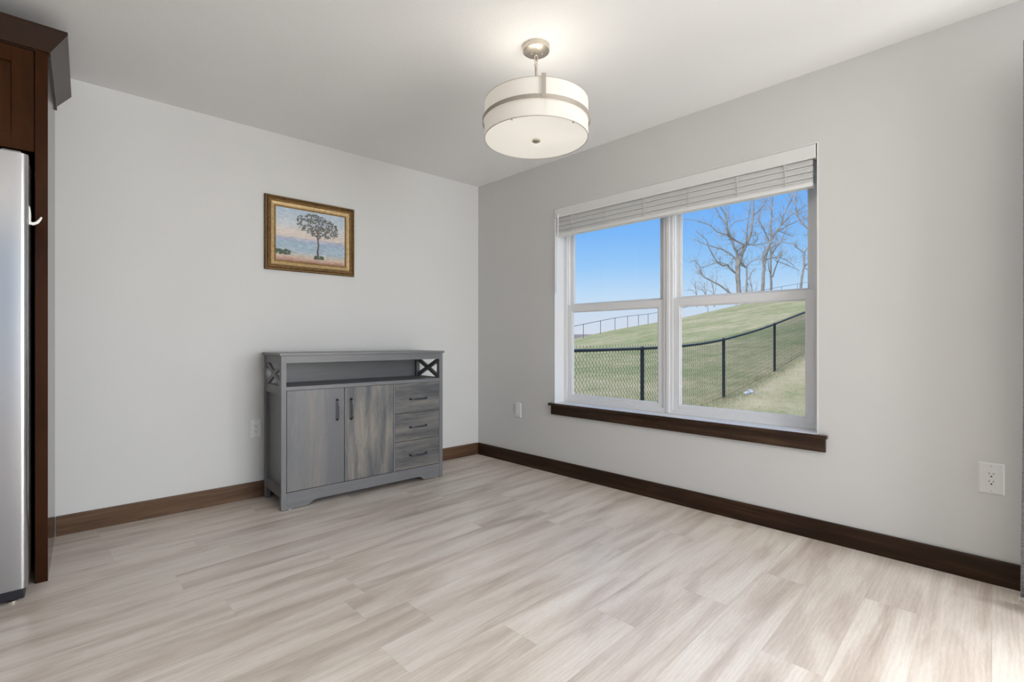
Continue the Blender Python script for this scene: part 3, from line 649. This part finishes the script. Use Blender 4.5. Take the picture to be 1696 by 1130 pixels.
for x in (.935, 1.985): MB().lathe([(.0005, 0), (.009, 0), (.009, .006), (.0005, .006)], (x, YF + .014, 0), 16).build('glide', M['plate'], sb)

# ------------------------------------------------------------------ refrigerator surround cabinet
KX = -.122; KF = 2.868
kc = empty('refrigerator_cabinet', (0, 0, 0)); tag(kc, 'dark brown cabinet surround with crown moulding above and beside the steel refrigerator', 'cabinet')
KL = -1.15
BX(KX - .040, KX, KF, YB - .002, 0.0, 2.355).build('side_panel', M['cherry'], kc, bevel=.0015)
BX(KL, KL + .040, KF, YB - .002, 0.0, 2.355).build('side_panel', M['cherry'], kc, bevel=.0015)
BX(KL + .041, KX - .041, KF + .022, YB - .002, 1.835, 2.355).build('cabinet_box', M['cherry'], kc)
BX(KL + .041, KX - .041, KF + .004, KF + .022, 2.262, 2.355).build('top_rail', M['cherry_x'], kc)
mid = (KL + KX)/2
for a, b_ in ((KL + .043, mid - .0015), (mid + .0015, KX - .043)):
    z0, z1 = 1.832, 2.258; sw = .066
    dm = rect_frame(MB(), a, b_, z0, z1, sw, KF, KF + .020)
    d = dm.build('door', M['cherry'], kc, bevel=.0012)
    BX(a + sw - .002, b_ - sw + .002, KF + .008, KF + .016, z0 + sw - .002, z1 - sw + .002).build('door_panel', M['cherry'], d)
# crown: sloped board mitred round the front and the right end
prof = [(0, 2.274), (.006, 2.268), (.064, 2.340), (.064, 2.352), (.050, 2.352), (0, 2.290)]
cm = MB(); v = []
for dx, z in prof: v.append((KL - 0, KF - dx, z))
for dx, z in prof: v.append((KX + dx, KF - dx, z))
for dx, z in prof: v.append((KX + dx, YB - .002, z))
k = len(prof)
cm.add(v, [tuple(range(k)), tuple(range(3*k - 1, 2*k - 1, -1))] + [(j*k + i, j*k + (i + 1) % k, (j + 1)*k + (i + 1) % k, (j + 1)*k + i) for j in range(2) for i in range(k)])
o = cm.build('crown_moulding', M['cherry_x'], kc)
BX(KX - .0, KX + .008, KF + .004, YB - .002, 2.250, 2.2725).build('light_strip', M['cherry_x'], kc)

# added dark cabinets off frame left, put there to absorb bounce light
PG = 'added dark brown units absorbing bounce light'
for i in range(7):
    y0 = YR + .02 + .80*i; pu = empty('bounce_absorber', (XL + .001, y0, 0)); tag(pu, 'added unseen dark brown cabinet absorbing bounce light beyond the left edge', 'cabinet', PG)
    BX(0, .58, .003, .797, .09, 2.30).build('cabinet_box', M['cherry'], pu); BX(.02, .54, .003, .797, 0, .0895).build('plinth', M['toe'], pu)
    for a, b_ in ((.006, .398), (.402, .794)):
        d = MB(); z0, z1 = .11, 2.29
        d.box(.5805, .600, a, a + .07, z0, z1).box(.5805, .600, b_ - .07, b_, z0, z1).box(.5805, .600, a + .07, b_ - .07, z0, z0 + .07).box(.5805, .600, a + .07, b_ - .07, z1 - .07, z1).box(.5805, .590, a + .07, b_ - .07, z0 + .07, z1 - .07)
        d = d.build('door', M['cherry'], pu); hy = b_ - .035 if a < .3 else a + .035
        MB().tube([(.600, hy, 1.0), (.625, hy, 1.01), (.625, hy, 1.19), (.600, hy, 1.2)], .005, 8).build('handle', M['nickel'], d)
# ------------------------------------------------------------------ refrigerator
rf = empty('refrigerator', (0, 0, 0)); tag(rf, 'stainless steel refrigerator at the left edge inside the dark cabinet surround', 'refrigerator')
FX0, FX1, FYd = -1.085, -.172, 2.700
BX(FX0 + .004, FX1 - .004, FYd + .075, YB - .03, .045, 1.770).build('body', M['gasket'], rf)
def fdoor(x0, x1):
    # plan outline with softly curved front corners and a slightly bowed face
    pts = []; n = 12; r = .020
    w_ = x1 - x0
    for i in range(n + 1):
        t = i/n; pts.append((x0 + r + (w_ - 2*r)*t, FYd - .0015*math.sin(PI*t)))
    for i in range(1, 7): a = -PI/2 + PI/2*i/6; pts.append((x1 - r + r*math.cos(a), FYd + r + r*math.sin(a)))
    pts += [(x1, FYd + .068), (x0, FYd + .068)]
    for i in range(0, 6): a = PI + PI/2*i/6; pts.append((x0 + r + r*math.cos(a), FYd + r + r*math.sin(a)))
    return MB().prism(pts, 'z', .055, 1.772)
for x0, x1 in ((FX0, -.632), (-.626, FX1)):
    d = fdoor(x0, x1).build('door', M['steel'], rf, smooth=True)
    hx = -.632 - .045 if x0 == FX0 else -.626 + .045
    MB().tube([(hx, FYd - .012, 1.55), (hx, FYd - .055, 1.53), (hx, FYd - .060, 1.1), (hx, FYd - .055, .62), (hx, FYd - .012, .60)], .011, 12).build('handle', M['nickel'], d, smooth=True)
BX(FX0 + .01, FX1 - .01, FYd + .012, FYd + .075, .012, .050).build('toe_grille', M['toe'], rf, bevel=.004)
for x in (FX1 - .045, FX0 + .045): MB().lathe([(.0005, 0), (.016, 0), (.016, .006), (.007, .008), (.007, .02)], (x, FYd + .035, 0), 16).build('foot', M['nickel'], rf, smooth=True)
MB().box(FX1 - .075, FX1 - .020, FYd + .010, FYd + .070, 1.773, 1.781).build('hinge_cover', M['hinge'], rf, bevel=.003)
hk = empty('adhesive_hook', (FX1 + .0005, 2.726, 1.533)); tag(hk, 'small white plastic hook stuck on the side edge of the refrigerator door', 'hook')
MB().prism([(0, -.036), (.0035, -.036), (.0065, -.020), (.0065, .010), (.004, .034), (0, .040)], 'y', -.011, .011).build('back_plate', M['hook'], hk, bevel=.001)
MB().tube([(.003, 0, -.028), (.012, 0, -.031), (.024, 0, -.024), (.032, 0, -.012), (.037, 0, .000)], [.007, .0065, .0055, .0045, .0028], 10).build('prong', M['hook'], hk, smooth=True)

# ------------------------------------------------------------------ outdoors: frame (p along the outward normal, q along -U), origin below the camera
NU = -U
def PQ(p, q, z=0): return N*p + NU*q + Vector((0, 0, z))
def smooth(a, b_, x): t = min(max((x - a)/(b_ - a), 0), 1); return t*t*(3 - 2*t)
def softplus(x, w_): return x if x/w_ > 30 else w_*math.log1p(math.exp(x/w_))
def ground(p, q):
    L = -.30 + .150*softplus(p - 9.6, 1.1) - .098*(q - 3.9)*smooth(8, 26, p)
    if q < 3.9: L += .03*(3.9 - q)*smooth(8, 26, p)*0
    R_ = 1.031 + .139*p - .186*q + .006*p*0
    az = math.atan2(q, p)
    R_ += .010*p*smooth(.42, .62, az)             # the shoulder on the left is a little higher
    k = .35; h = max(k - abs(L - R_), 0)/k
    z = min(L, R_) - h*h*k*.25
    rho = math.hypot(p, q)
    z -= .00045*max(0, rho - 78)**2
    z += .03*(noise.noise(Vector((p*.25, q*.25, 0))))*smooth(6, 14, rho)
    return max(z, -6)
QF_ = 3.92
gm = MB(); gv = []; gf = []
ps = [-40 + 4*i for i in range(9)] + [-5, -2, 0, 1.5] + [3.05 + .35*i for i in range(60)]; x = ps[-1]
while x < 150: x += .5 + (x - 24)*.03; ps.append(x)
qs = [-8 + .5*i for i in range(70)]; x = qs[-1]
while x < 120: x += .8 + (x - 27)*.03; qs.append(x)
for p in ps:
    for q in qs: gv.append(PQ(p, q, ground(p, q)))
nq = len(qs)
for i in range(len(ps) - 1):
    for j in range(nq - 1): a = i*nq + j; gf.append((a, a + 1, a + nq + 1, a + nq))
gm.add(gv, gf); go = gm.build('lawn', M['grass'], fix=False)
for pl_ in go.data.polygons: pl_.use_smooth = True
tag(go, 'patchy green and straw lawn rising into a low hill beyond the window', 'lawn', kind='stuff')
bm_ = MB(); rnd = random.Random(77); fm_ = []
for i in range(34000):
    p_ = 6.5 + 13*rnd.random()**1.25; q_ = rnd.uniform(-3.5, 6.5) if rnd.random() < .8 else QF_ + rnd.gauss(-.10, .16)
    b0_ = PQ(p_, q_, ground(p_, q_) - .004); h_ = rnd.uniform(.018, .055)*(1.5 if abs(q_ - QF_) < .3 else 1); a_ = rnd.uniform(0, PI); w_ = rnd.uniform(.0025, .005)
    lean = Vector((rnd.gauss(0, .5), rnd.gauss(0, .5), 0))*h_; d_ = Vector((math.cos(a_), math.sin(a_), 0))*w_
    k_ = len(bm_.v); bm_.v += [tuple(b0_ - d_), tuple(b0_ + d_), tuple(b0_ + lean + Vector((0, 0, h_)))]; bm_.f.append((k_, k_ + 1, k_ + 2))
    fm_.append(0 if rnd.random() < (.62 if q_ < 4.1 else .45) else 1)
gb = bm_.build('grass_blades', [M['straw'], M['blade']], fix=False)
for pp, mi in zip(gb.data.polygons, fm_): pp.material_index = mi
tag(gb, 'short straw and green grass blades of the lawn around the black fence', 'grass', kind='stuff')
# far field strip at the left of the view
hm_ = MB(); v = []; f = []; n = 60
for i in range(n + 1):
    a = -.2 + 2.6*i/n; d = Vector((math.cos(a), math.sin(a)))
    for (rr, z) in ((60, -5.5), (180, -5), (300, 3.6 + 1.6*math.sin(a*9 + 2)), (420, 6.3 + .7*math.sin(a*5)), (520, -10)): v.append(PQ(d.x*rr, d.y*rr, z))
for i in range(n):
    for j in range(4): a = i*5 + j; f.append((a, a + 1, a + 6, a + 5))
o = hm_.add(v, f).build('distant_field', M['farfield'], fix=False); tag(o, 'strip of distant brown field on the horizon left of the grassy hill', 'field', kind='structure')

# near chain-link fence, square to the window wall
QF = 3.92; FH = 1.20
cf_ = empty('chain_link_fence', PQ(6.8, QF, ground(6.8, QF))); tag(cf_, 'near black chain-link fence climbing the lawn just outside the window', 'fence')
inv = cf_.location.copy()
def loc(p, q, z): return PQ(p, q, z) - inv
posts = [3.75, 6.82, 10.05, 13.30, 17.0, 20.4, 23.9]
ptop = lambda p: ground(p, QF) + FH
for i, p in enumerate(posts):
    g = ground(p, QF); r = .030
    MB().tube([loc(p, QF, g - .1), loc(p, QF, g + FH + .005)], r, 12).lathe([(r + .004, -.03), (r + .004, .01), (.018, .03), (.001, .036)], tuple(loc(p, QF, g + FH)), 12).build('fence_post', M['fence'], cf_, smooth=True)
rl = MB().tube([loc(3.75 + .25*i, QF - .0, ptop(3.75 + .25*i) - .002) for i in range(int((23.9 - 3.75)/.25) + 1)], .021, 10).build('top_rail', M['fence'], cf_, smooth=True)
ms = MB(); CWD, CHT = .078, .088; k = 0; p = 3.78
def wire(mb, pts, r):     # slender triangular wire
    v = []; f = []
    for i, q_ in enumerate(pts):
        for a in (0, 2.094, 4.189): v.append((q_[0], q_[1], q_[2]) if False else (q_ + Vector((r*math.cos(a)*N.x, r*math.cos(a)*N.y, 0)) + Vector((NU.x, NU.y, 0))*(r*math.sin(a))))
    for i in range(len(pts) - 1):
        for t in range(3): u_ = (t + 1) % 3; f.append((i*3 + t, i*3 + u_, i*3 + 3 + u_, i*3 + 3 + t))
    mb.add(v, f)
while p < 23.8:
    g = ground(p, QF); hh = FH + .035; nseg = int(hh/(CHT/2)); pts = []
    for j in range(nseg + 1):
        s = (1 if (j + k) % 2 else -1)
        pts.append(loc(p + s*CWD/4*1.02, QF - .032 + .006*s*(1 if k % 2 else -1), g + .02 + j*CHT/2))
    pts.append(pts[-1] + Vector((0, 0, .018)))
    wire(ms, pts, .0028); p += CWD/2; k += 1
ms.build('chain_link_mesh', M['fence'], cf_, fix=False)
# far fence on the ridge
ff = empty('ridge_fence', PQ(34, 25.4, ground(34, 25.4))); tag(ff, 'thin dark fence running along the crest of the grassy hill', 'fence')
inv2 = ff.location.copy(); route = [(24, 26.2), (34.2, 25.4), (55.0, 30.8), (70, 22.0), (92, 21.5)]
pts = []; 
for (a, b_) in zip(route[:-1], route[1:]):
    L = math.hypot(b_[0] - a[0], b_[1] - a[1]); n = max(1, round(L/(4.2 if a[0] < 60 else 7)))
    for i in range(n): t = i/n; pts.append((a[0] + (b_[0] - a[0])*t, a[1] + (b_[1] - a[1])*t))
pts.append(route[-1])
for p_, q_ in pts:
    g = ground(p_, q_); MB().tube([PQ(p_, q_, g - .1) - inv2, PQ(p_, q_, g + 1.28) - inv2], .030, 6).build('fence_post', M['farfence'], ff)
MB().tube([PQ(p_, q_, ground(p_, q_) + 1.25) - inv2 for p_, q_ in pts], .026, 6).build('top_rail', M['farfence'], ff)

# pale stones at the foot of the fence
for i, (p_, q_, r) in enumerate(((10.62, 3.66, .060), (10.78, 3.62, .050), (10.95, 3.70, .042))):
    rnd = random.Random(i); mb = MB(); v = []; g = ground(p_, q_)
    bm = bmesh.new(); bmesh.ops.create_icosphere(bm, subdivisions=2, radius=r)
    for vv in bm.verts: vv.co = Vector((vv.co.x*1.3, vv.co.y, vv.co.z*.7))*(1 + .25*noise.noise(vv.co*25 + Vector((i*3, 0, 0))))
    me = bpy.data.meshes.new('stone'); bm.to_mesh(me); bm.free(); me.materials.append(M['stone'])
    o = bpy.data.objects.new('stone', me); COL.objects.link(o); o.location = PQ(p_, q_, g + r*.35)
    tag(o, 'small pale stone in the grass at the foot of the black fence', 'stone', 'pale stones by the fence')

# ------------------------------------------------------------------ bare trees on the crest
def limb_tree(name, base_px, depth, limbs, label, seed, scale_r=1.0, twig=1.0, m='bark', sc=5.652, lift=0):
    """limbs: lists of (x, y, radius_px) in one drawing unit; unit size follows the tree's true distance"""
    rnd = random.Random(seed); k = depth/797/sc
    r = (base_px - 848)/797*depth; pos = CR*r + CF*depth
    p_, q_ = pos.dot(N), pos.dot(NU); gz = ground(p_, q_)
    root = empty(name, (pos.x, pos.y, gz)); tag(root, label, 'tree', None)
    bx = (base_px - 1130)*sc; bz = HC - 0
    def L2(x, y, dy=0): return CR*((x - bx)*k) + CF*dy + Vector((0, 0, HC + (565 - (300 + y/sc))*depth/797 - gz))
    tk = MB(); br = MB()
    def twigs(mb, o, d, length, rad, lv):
        n = 5; pts = [o]; dd = d.normalized()
        for i in range(n):
            dd = (dd + Vector((rnd.gauss(0, .20), rnd.gauss(0, .20), rnd.gauss(.05, .16)))).normalized(); pts.append(pts[-1] + dd*length/n)
        mb.tube(pts, [max(rad*(1 - .85*i/n), .006) for i in range(n + 1)], 4 if rad > .03 else 3, caps=False)
        if lv > 0:
            for c in range(rnd.randint(2, 4)):
                i = rnd.randint(1, n); ax = Vector((rnd.gauss(0, 1), rnd.gauss(0, 1), rnd.gauss(.2, .8))).normalized()
                twigs(mb, pts[i], (dd*.9 + ax*.9), length*rnd.uniform(.45, .75), rad*.55, lv - 1)
    for li, lb in enumerate(limbs):
        off = 0 if li == 0 else rnd.uniform(-1, 1)
        pts = []; n = len(lb); rads = []
        for i, (x, y, rp) in enumerate(lb):
            f_ = i/(max(1, n - 1)); pts.append(L2(x, y, off*f_*1.6)); rads.append(rp*k*scale_r)
        # refine
        P2 = []; R2 = []
        for i in range(n - 1):
            for j in range(3):
                t = j/3; P2.append(pts[i].lerp(pts[i + 1], t) + (Vector((rnd.gauss(0, 1), rnd.gauss(0, 1), 0))*rads[i]*.12)); R2.append(rads[i]*(1 - t) + rads[i + 1]*t)
        P2.append(pts[-1]); R2.append(rads[-1])
        (tk if li == 0 else br).tube(P2, R2, 8 if li == 0 else 6, caps=False)
        for i in range(2 if li == 0 else 1, len(P2)):
            if li == 0 and i < len(P2)*.65: continue
            for c in range(rnd.choice((1, 1, 2))):
                if rnd.random() < .85*twig:
                    d = (P2[min(i + 1, len(P2) - 1)] - P2[i - 1]).normalized(); ax = Vector((rnd.gauss(0, 1), rnd.gauss(0, 1), rnd.gauss(.3, .7))).normalized()
                    twigs(br, P2[i], d*.6 + ax, rnd.uniform(.9, 2.2)*depth/62*twig, min(R2[i]*.45, .032), 2)
    tk.build('trunk', M[m], root, smooth=False, fix=False); br.build('branches', M[m], root, fix=False)
    return root
limb_tree('bare_tree', 1222.7, 58, [
    [(524, 1110, 28), (524, 1000, 25), (520, 900, 26), (522, 800, 27), (525, 740, 24)],
    [(515, 760, 15), (514, 700, 13), (512, 660, 12), (492, 620, 11), (483, 560, 11), (455, 510, 12), (432, 440, 9), (430, 360, 8), (420, 300, 6), (370, 220, 4)],
    [(455, 510, 8), (400, 400, 6), (345, 330, 5), (300, 250, 4), (210, 190, 3)],
    [(430, 350, 6), (440, 270, 4), (438, 190, 3)],
    [(535, 770, 17), (560, 690, 16), (590, 610, 16), (630, 540, 13), (655, 460, 11), (665, 360, 9), (675, 280, 8), (678, 170, 6), (690, 60, 4)],
    [(675, 310, 6), (740, 260, 5), (790, 200, 4), (830, 130, 3)],
    [(585, 600, 9), (530, 570, 9), (470, 530, 10), (430, 500, 7), (340, 470, 6), (280, 405, 5), (215, 380, 4), (130, 350, 3), (20, 340, 2)],
    [(515, 655, 9), (550, 630, 8), (590, 605, 8)],
    [(595, 600, 7), (590, 500, 6), (580, 420, 6), (585, 320, 5), (588, 200, 3)],
    [(500, 860, 13), (450, 830, 11), (415, 785, 10), (365, 800, 9), (310, 770, 8), (260, 700, 7), (220, 640, 6), (195, 570, 5), (95, 495, 3)],
    [(405, 780, 6), (350, 750, 5), (300, 770, 4), (200, 800, 3)],
    [(510, 740, 8), (455, 680, 7), (390, 640, 6), (330, 620, 5), (240, 590, 4), (175, 560, 3)],
    [(500, 1080, 11), (440, 1040, 10), (370, 980, 9), (300, 940, 8), (230, 900, 8), (185, 850, 6), (178, 780, 5), (140, 735, 4), (90, 750, 2)],
    [(540, 760, 9), (575, 790, 8), (600, 810, 6), (635, 770, 4), (680, 735, 3), (740, 730, 2)],
    [(620, 590, 6), (670, 605, 5), (740, 590, 4), (800, 580, 3)],
    [(435, 430, 5), (500, 380, 4), (580, 360, 3), (640, 340, 2)],
    [(660, 600, 5), (700, 550, 4), (705, 500, 4), (740, 480, 2)],
    [(680, 400, 5), (720, 350, 4), (735, 250, 3), (740, 170, 2)]],
    'largest bare tree on the hill with the thickest forked trunk, centre of the right pane', 5, scale_r=.86, twig=.72)
limb_tree('bare_tree', 1263, 64, [
    [(750, 1110, 17), (752, 1000, 16), (762, 860, 15), (768, 780, 14), (790, 670, 13), (820, 590, 12), (845, 520, 10)],
    [(830, 560, 9), (838, 480, 8), (835, 400, 7), (855, 320, 6), (862, 230, 5), (875, 120, 3)],
    [(845, 520, 10), (880, 470, 8), (905, 420, 7), (920, 330, 6), (965, 230, 5), (1000, 130, 4), (1020, 40, 3)],
    [(895, 450, 6), (980, 340, 5), (1050, 290, 4), (1100, 250, 3)],
    [(880, 480, 5), (960, 430, 4), (1060, 380, 3), (1130, 360, 3), (1220, 300, 2)],
    [(815, 560, 6), (770, 500, 5), (730, 450, 4), (690, 390, 3)],
    [(765, 790, 8), (745, 730, 7), (750, 680, 6), (765, 650, 5)],
    [(780, 740, 6), (830, 720, 5), (920, 715, 4), (1000, 745, 3), (1070, 800, 2)],
    [(910, 470, 4), (1000, 490, 3), (1080, 500, 2)],
    [(800, 640, 6), (850, 610, 4), (900, 580, 3), (1000, 610, 2)]],
    'tall bare tree with leaning upper trunk on the hill right of the largest one', 8, twig=.9)
limb_tree('bare_tree', 1277.5, 66, [
    [(833, 1110, 12), (833, 980, 11), (828, 870, 9), (828, 760, 8), (825, 650, 7), (815, 570, 5)],
    [(845, 900, 7), (860, 820, 6), (880, 750, 4), (900, 700, 3)],
    [(828, 700, 6), (880, 620, 5), (930, 560, 4), (975, 450, 3), (1000, 380, 2)],
    [(880, 750, 4), (960, 790, 3), (1060, 850, 2)],
    [(825, 870, 4), (795, 820, 3), (780, 760, 2)]],
    'slim straight bare tree on the hill close beside the leaning tree', 13, twig=.8)
limb_tree('bare_tree', 1326, 63, [
    [(1103, 1080, 13), (1108, 1000, 12), (1120, 900, 10), (1138, 800, 9), (1142, 670, 8)],
    [(1140, 670, 6), (1110, 630, 5), (1090, 600, 4), (1115, 560, 3)],
    [(1145, 665, 6), (1175, 620, 5), (1200, 560, 4), (1210, 510, 3)],
    [(1150, 795, 5), (1190, 770, 4), (1240, 765, 3)],
    [(1145, 810, 4), (1190, 830, 3), (1250, 860, 2)]],
    'short bare tree with a small forked top near the right jamb of the window', 21, twig=.5)
limb_tree('bare_tree', 1372, 52, [
    [(1372, 1080, 20), (1340, 900, 18), (1290, 720, 15), (1240, 600, 13), (1215, 520, 11)],
    [(1220, 560, 9), (1200, 450, 8), (1150, 400, 7), (1110, 320, 6), (1100, 200, 6), (1108, 60, 5), (1110, -60, 4)],
    [(1225, 560, 8), (1180, 520, 6), (1155, 440, 5), (1130, 400, 4)],
    [(1215, 520, 9), (1230, 400, 8), (1225, 260, 7), (1210, 120, 6), (1215, -20, 4)],
    [(1230, 300, 4), (1190, 270, 3), (1120, 300, 2)]],
    'bare tree mostly hidden by the right jamb, its limbs arching up the pane edge', 34, twig=.7)
limb_tree('bare_tree', 1236, 72, [
    [(598, 1110, 9), (600, 980, 9), (603, 880, 9), (600, 810, 7)],
    [(620, 920, 5), (650, 850, 4), (700, 820, 2)],
    [(615, 960, 5), (600, 1000, 4), (622, 1080, 4)],
    [(600, 815, 4), (560, 790, 3), (540, 700, 2)]],
    'thin low bare tree on the hill between the two largest trunks', 41, twig=.6)
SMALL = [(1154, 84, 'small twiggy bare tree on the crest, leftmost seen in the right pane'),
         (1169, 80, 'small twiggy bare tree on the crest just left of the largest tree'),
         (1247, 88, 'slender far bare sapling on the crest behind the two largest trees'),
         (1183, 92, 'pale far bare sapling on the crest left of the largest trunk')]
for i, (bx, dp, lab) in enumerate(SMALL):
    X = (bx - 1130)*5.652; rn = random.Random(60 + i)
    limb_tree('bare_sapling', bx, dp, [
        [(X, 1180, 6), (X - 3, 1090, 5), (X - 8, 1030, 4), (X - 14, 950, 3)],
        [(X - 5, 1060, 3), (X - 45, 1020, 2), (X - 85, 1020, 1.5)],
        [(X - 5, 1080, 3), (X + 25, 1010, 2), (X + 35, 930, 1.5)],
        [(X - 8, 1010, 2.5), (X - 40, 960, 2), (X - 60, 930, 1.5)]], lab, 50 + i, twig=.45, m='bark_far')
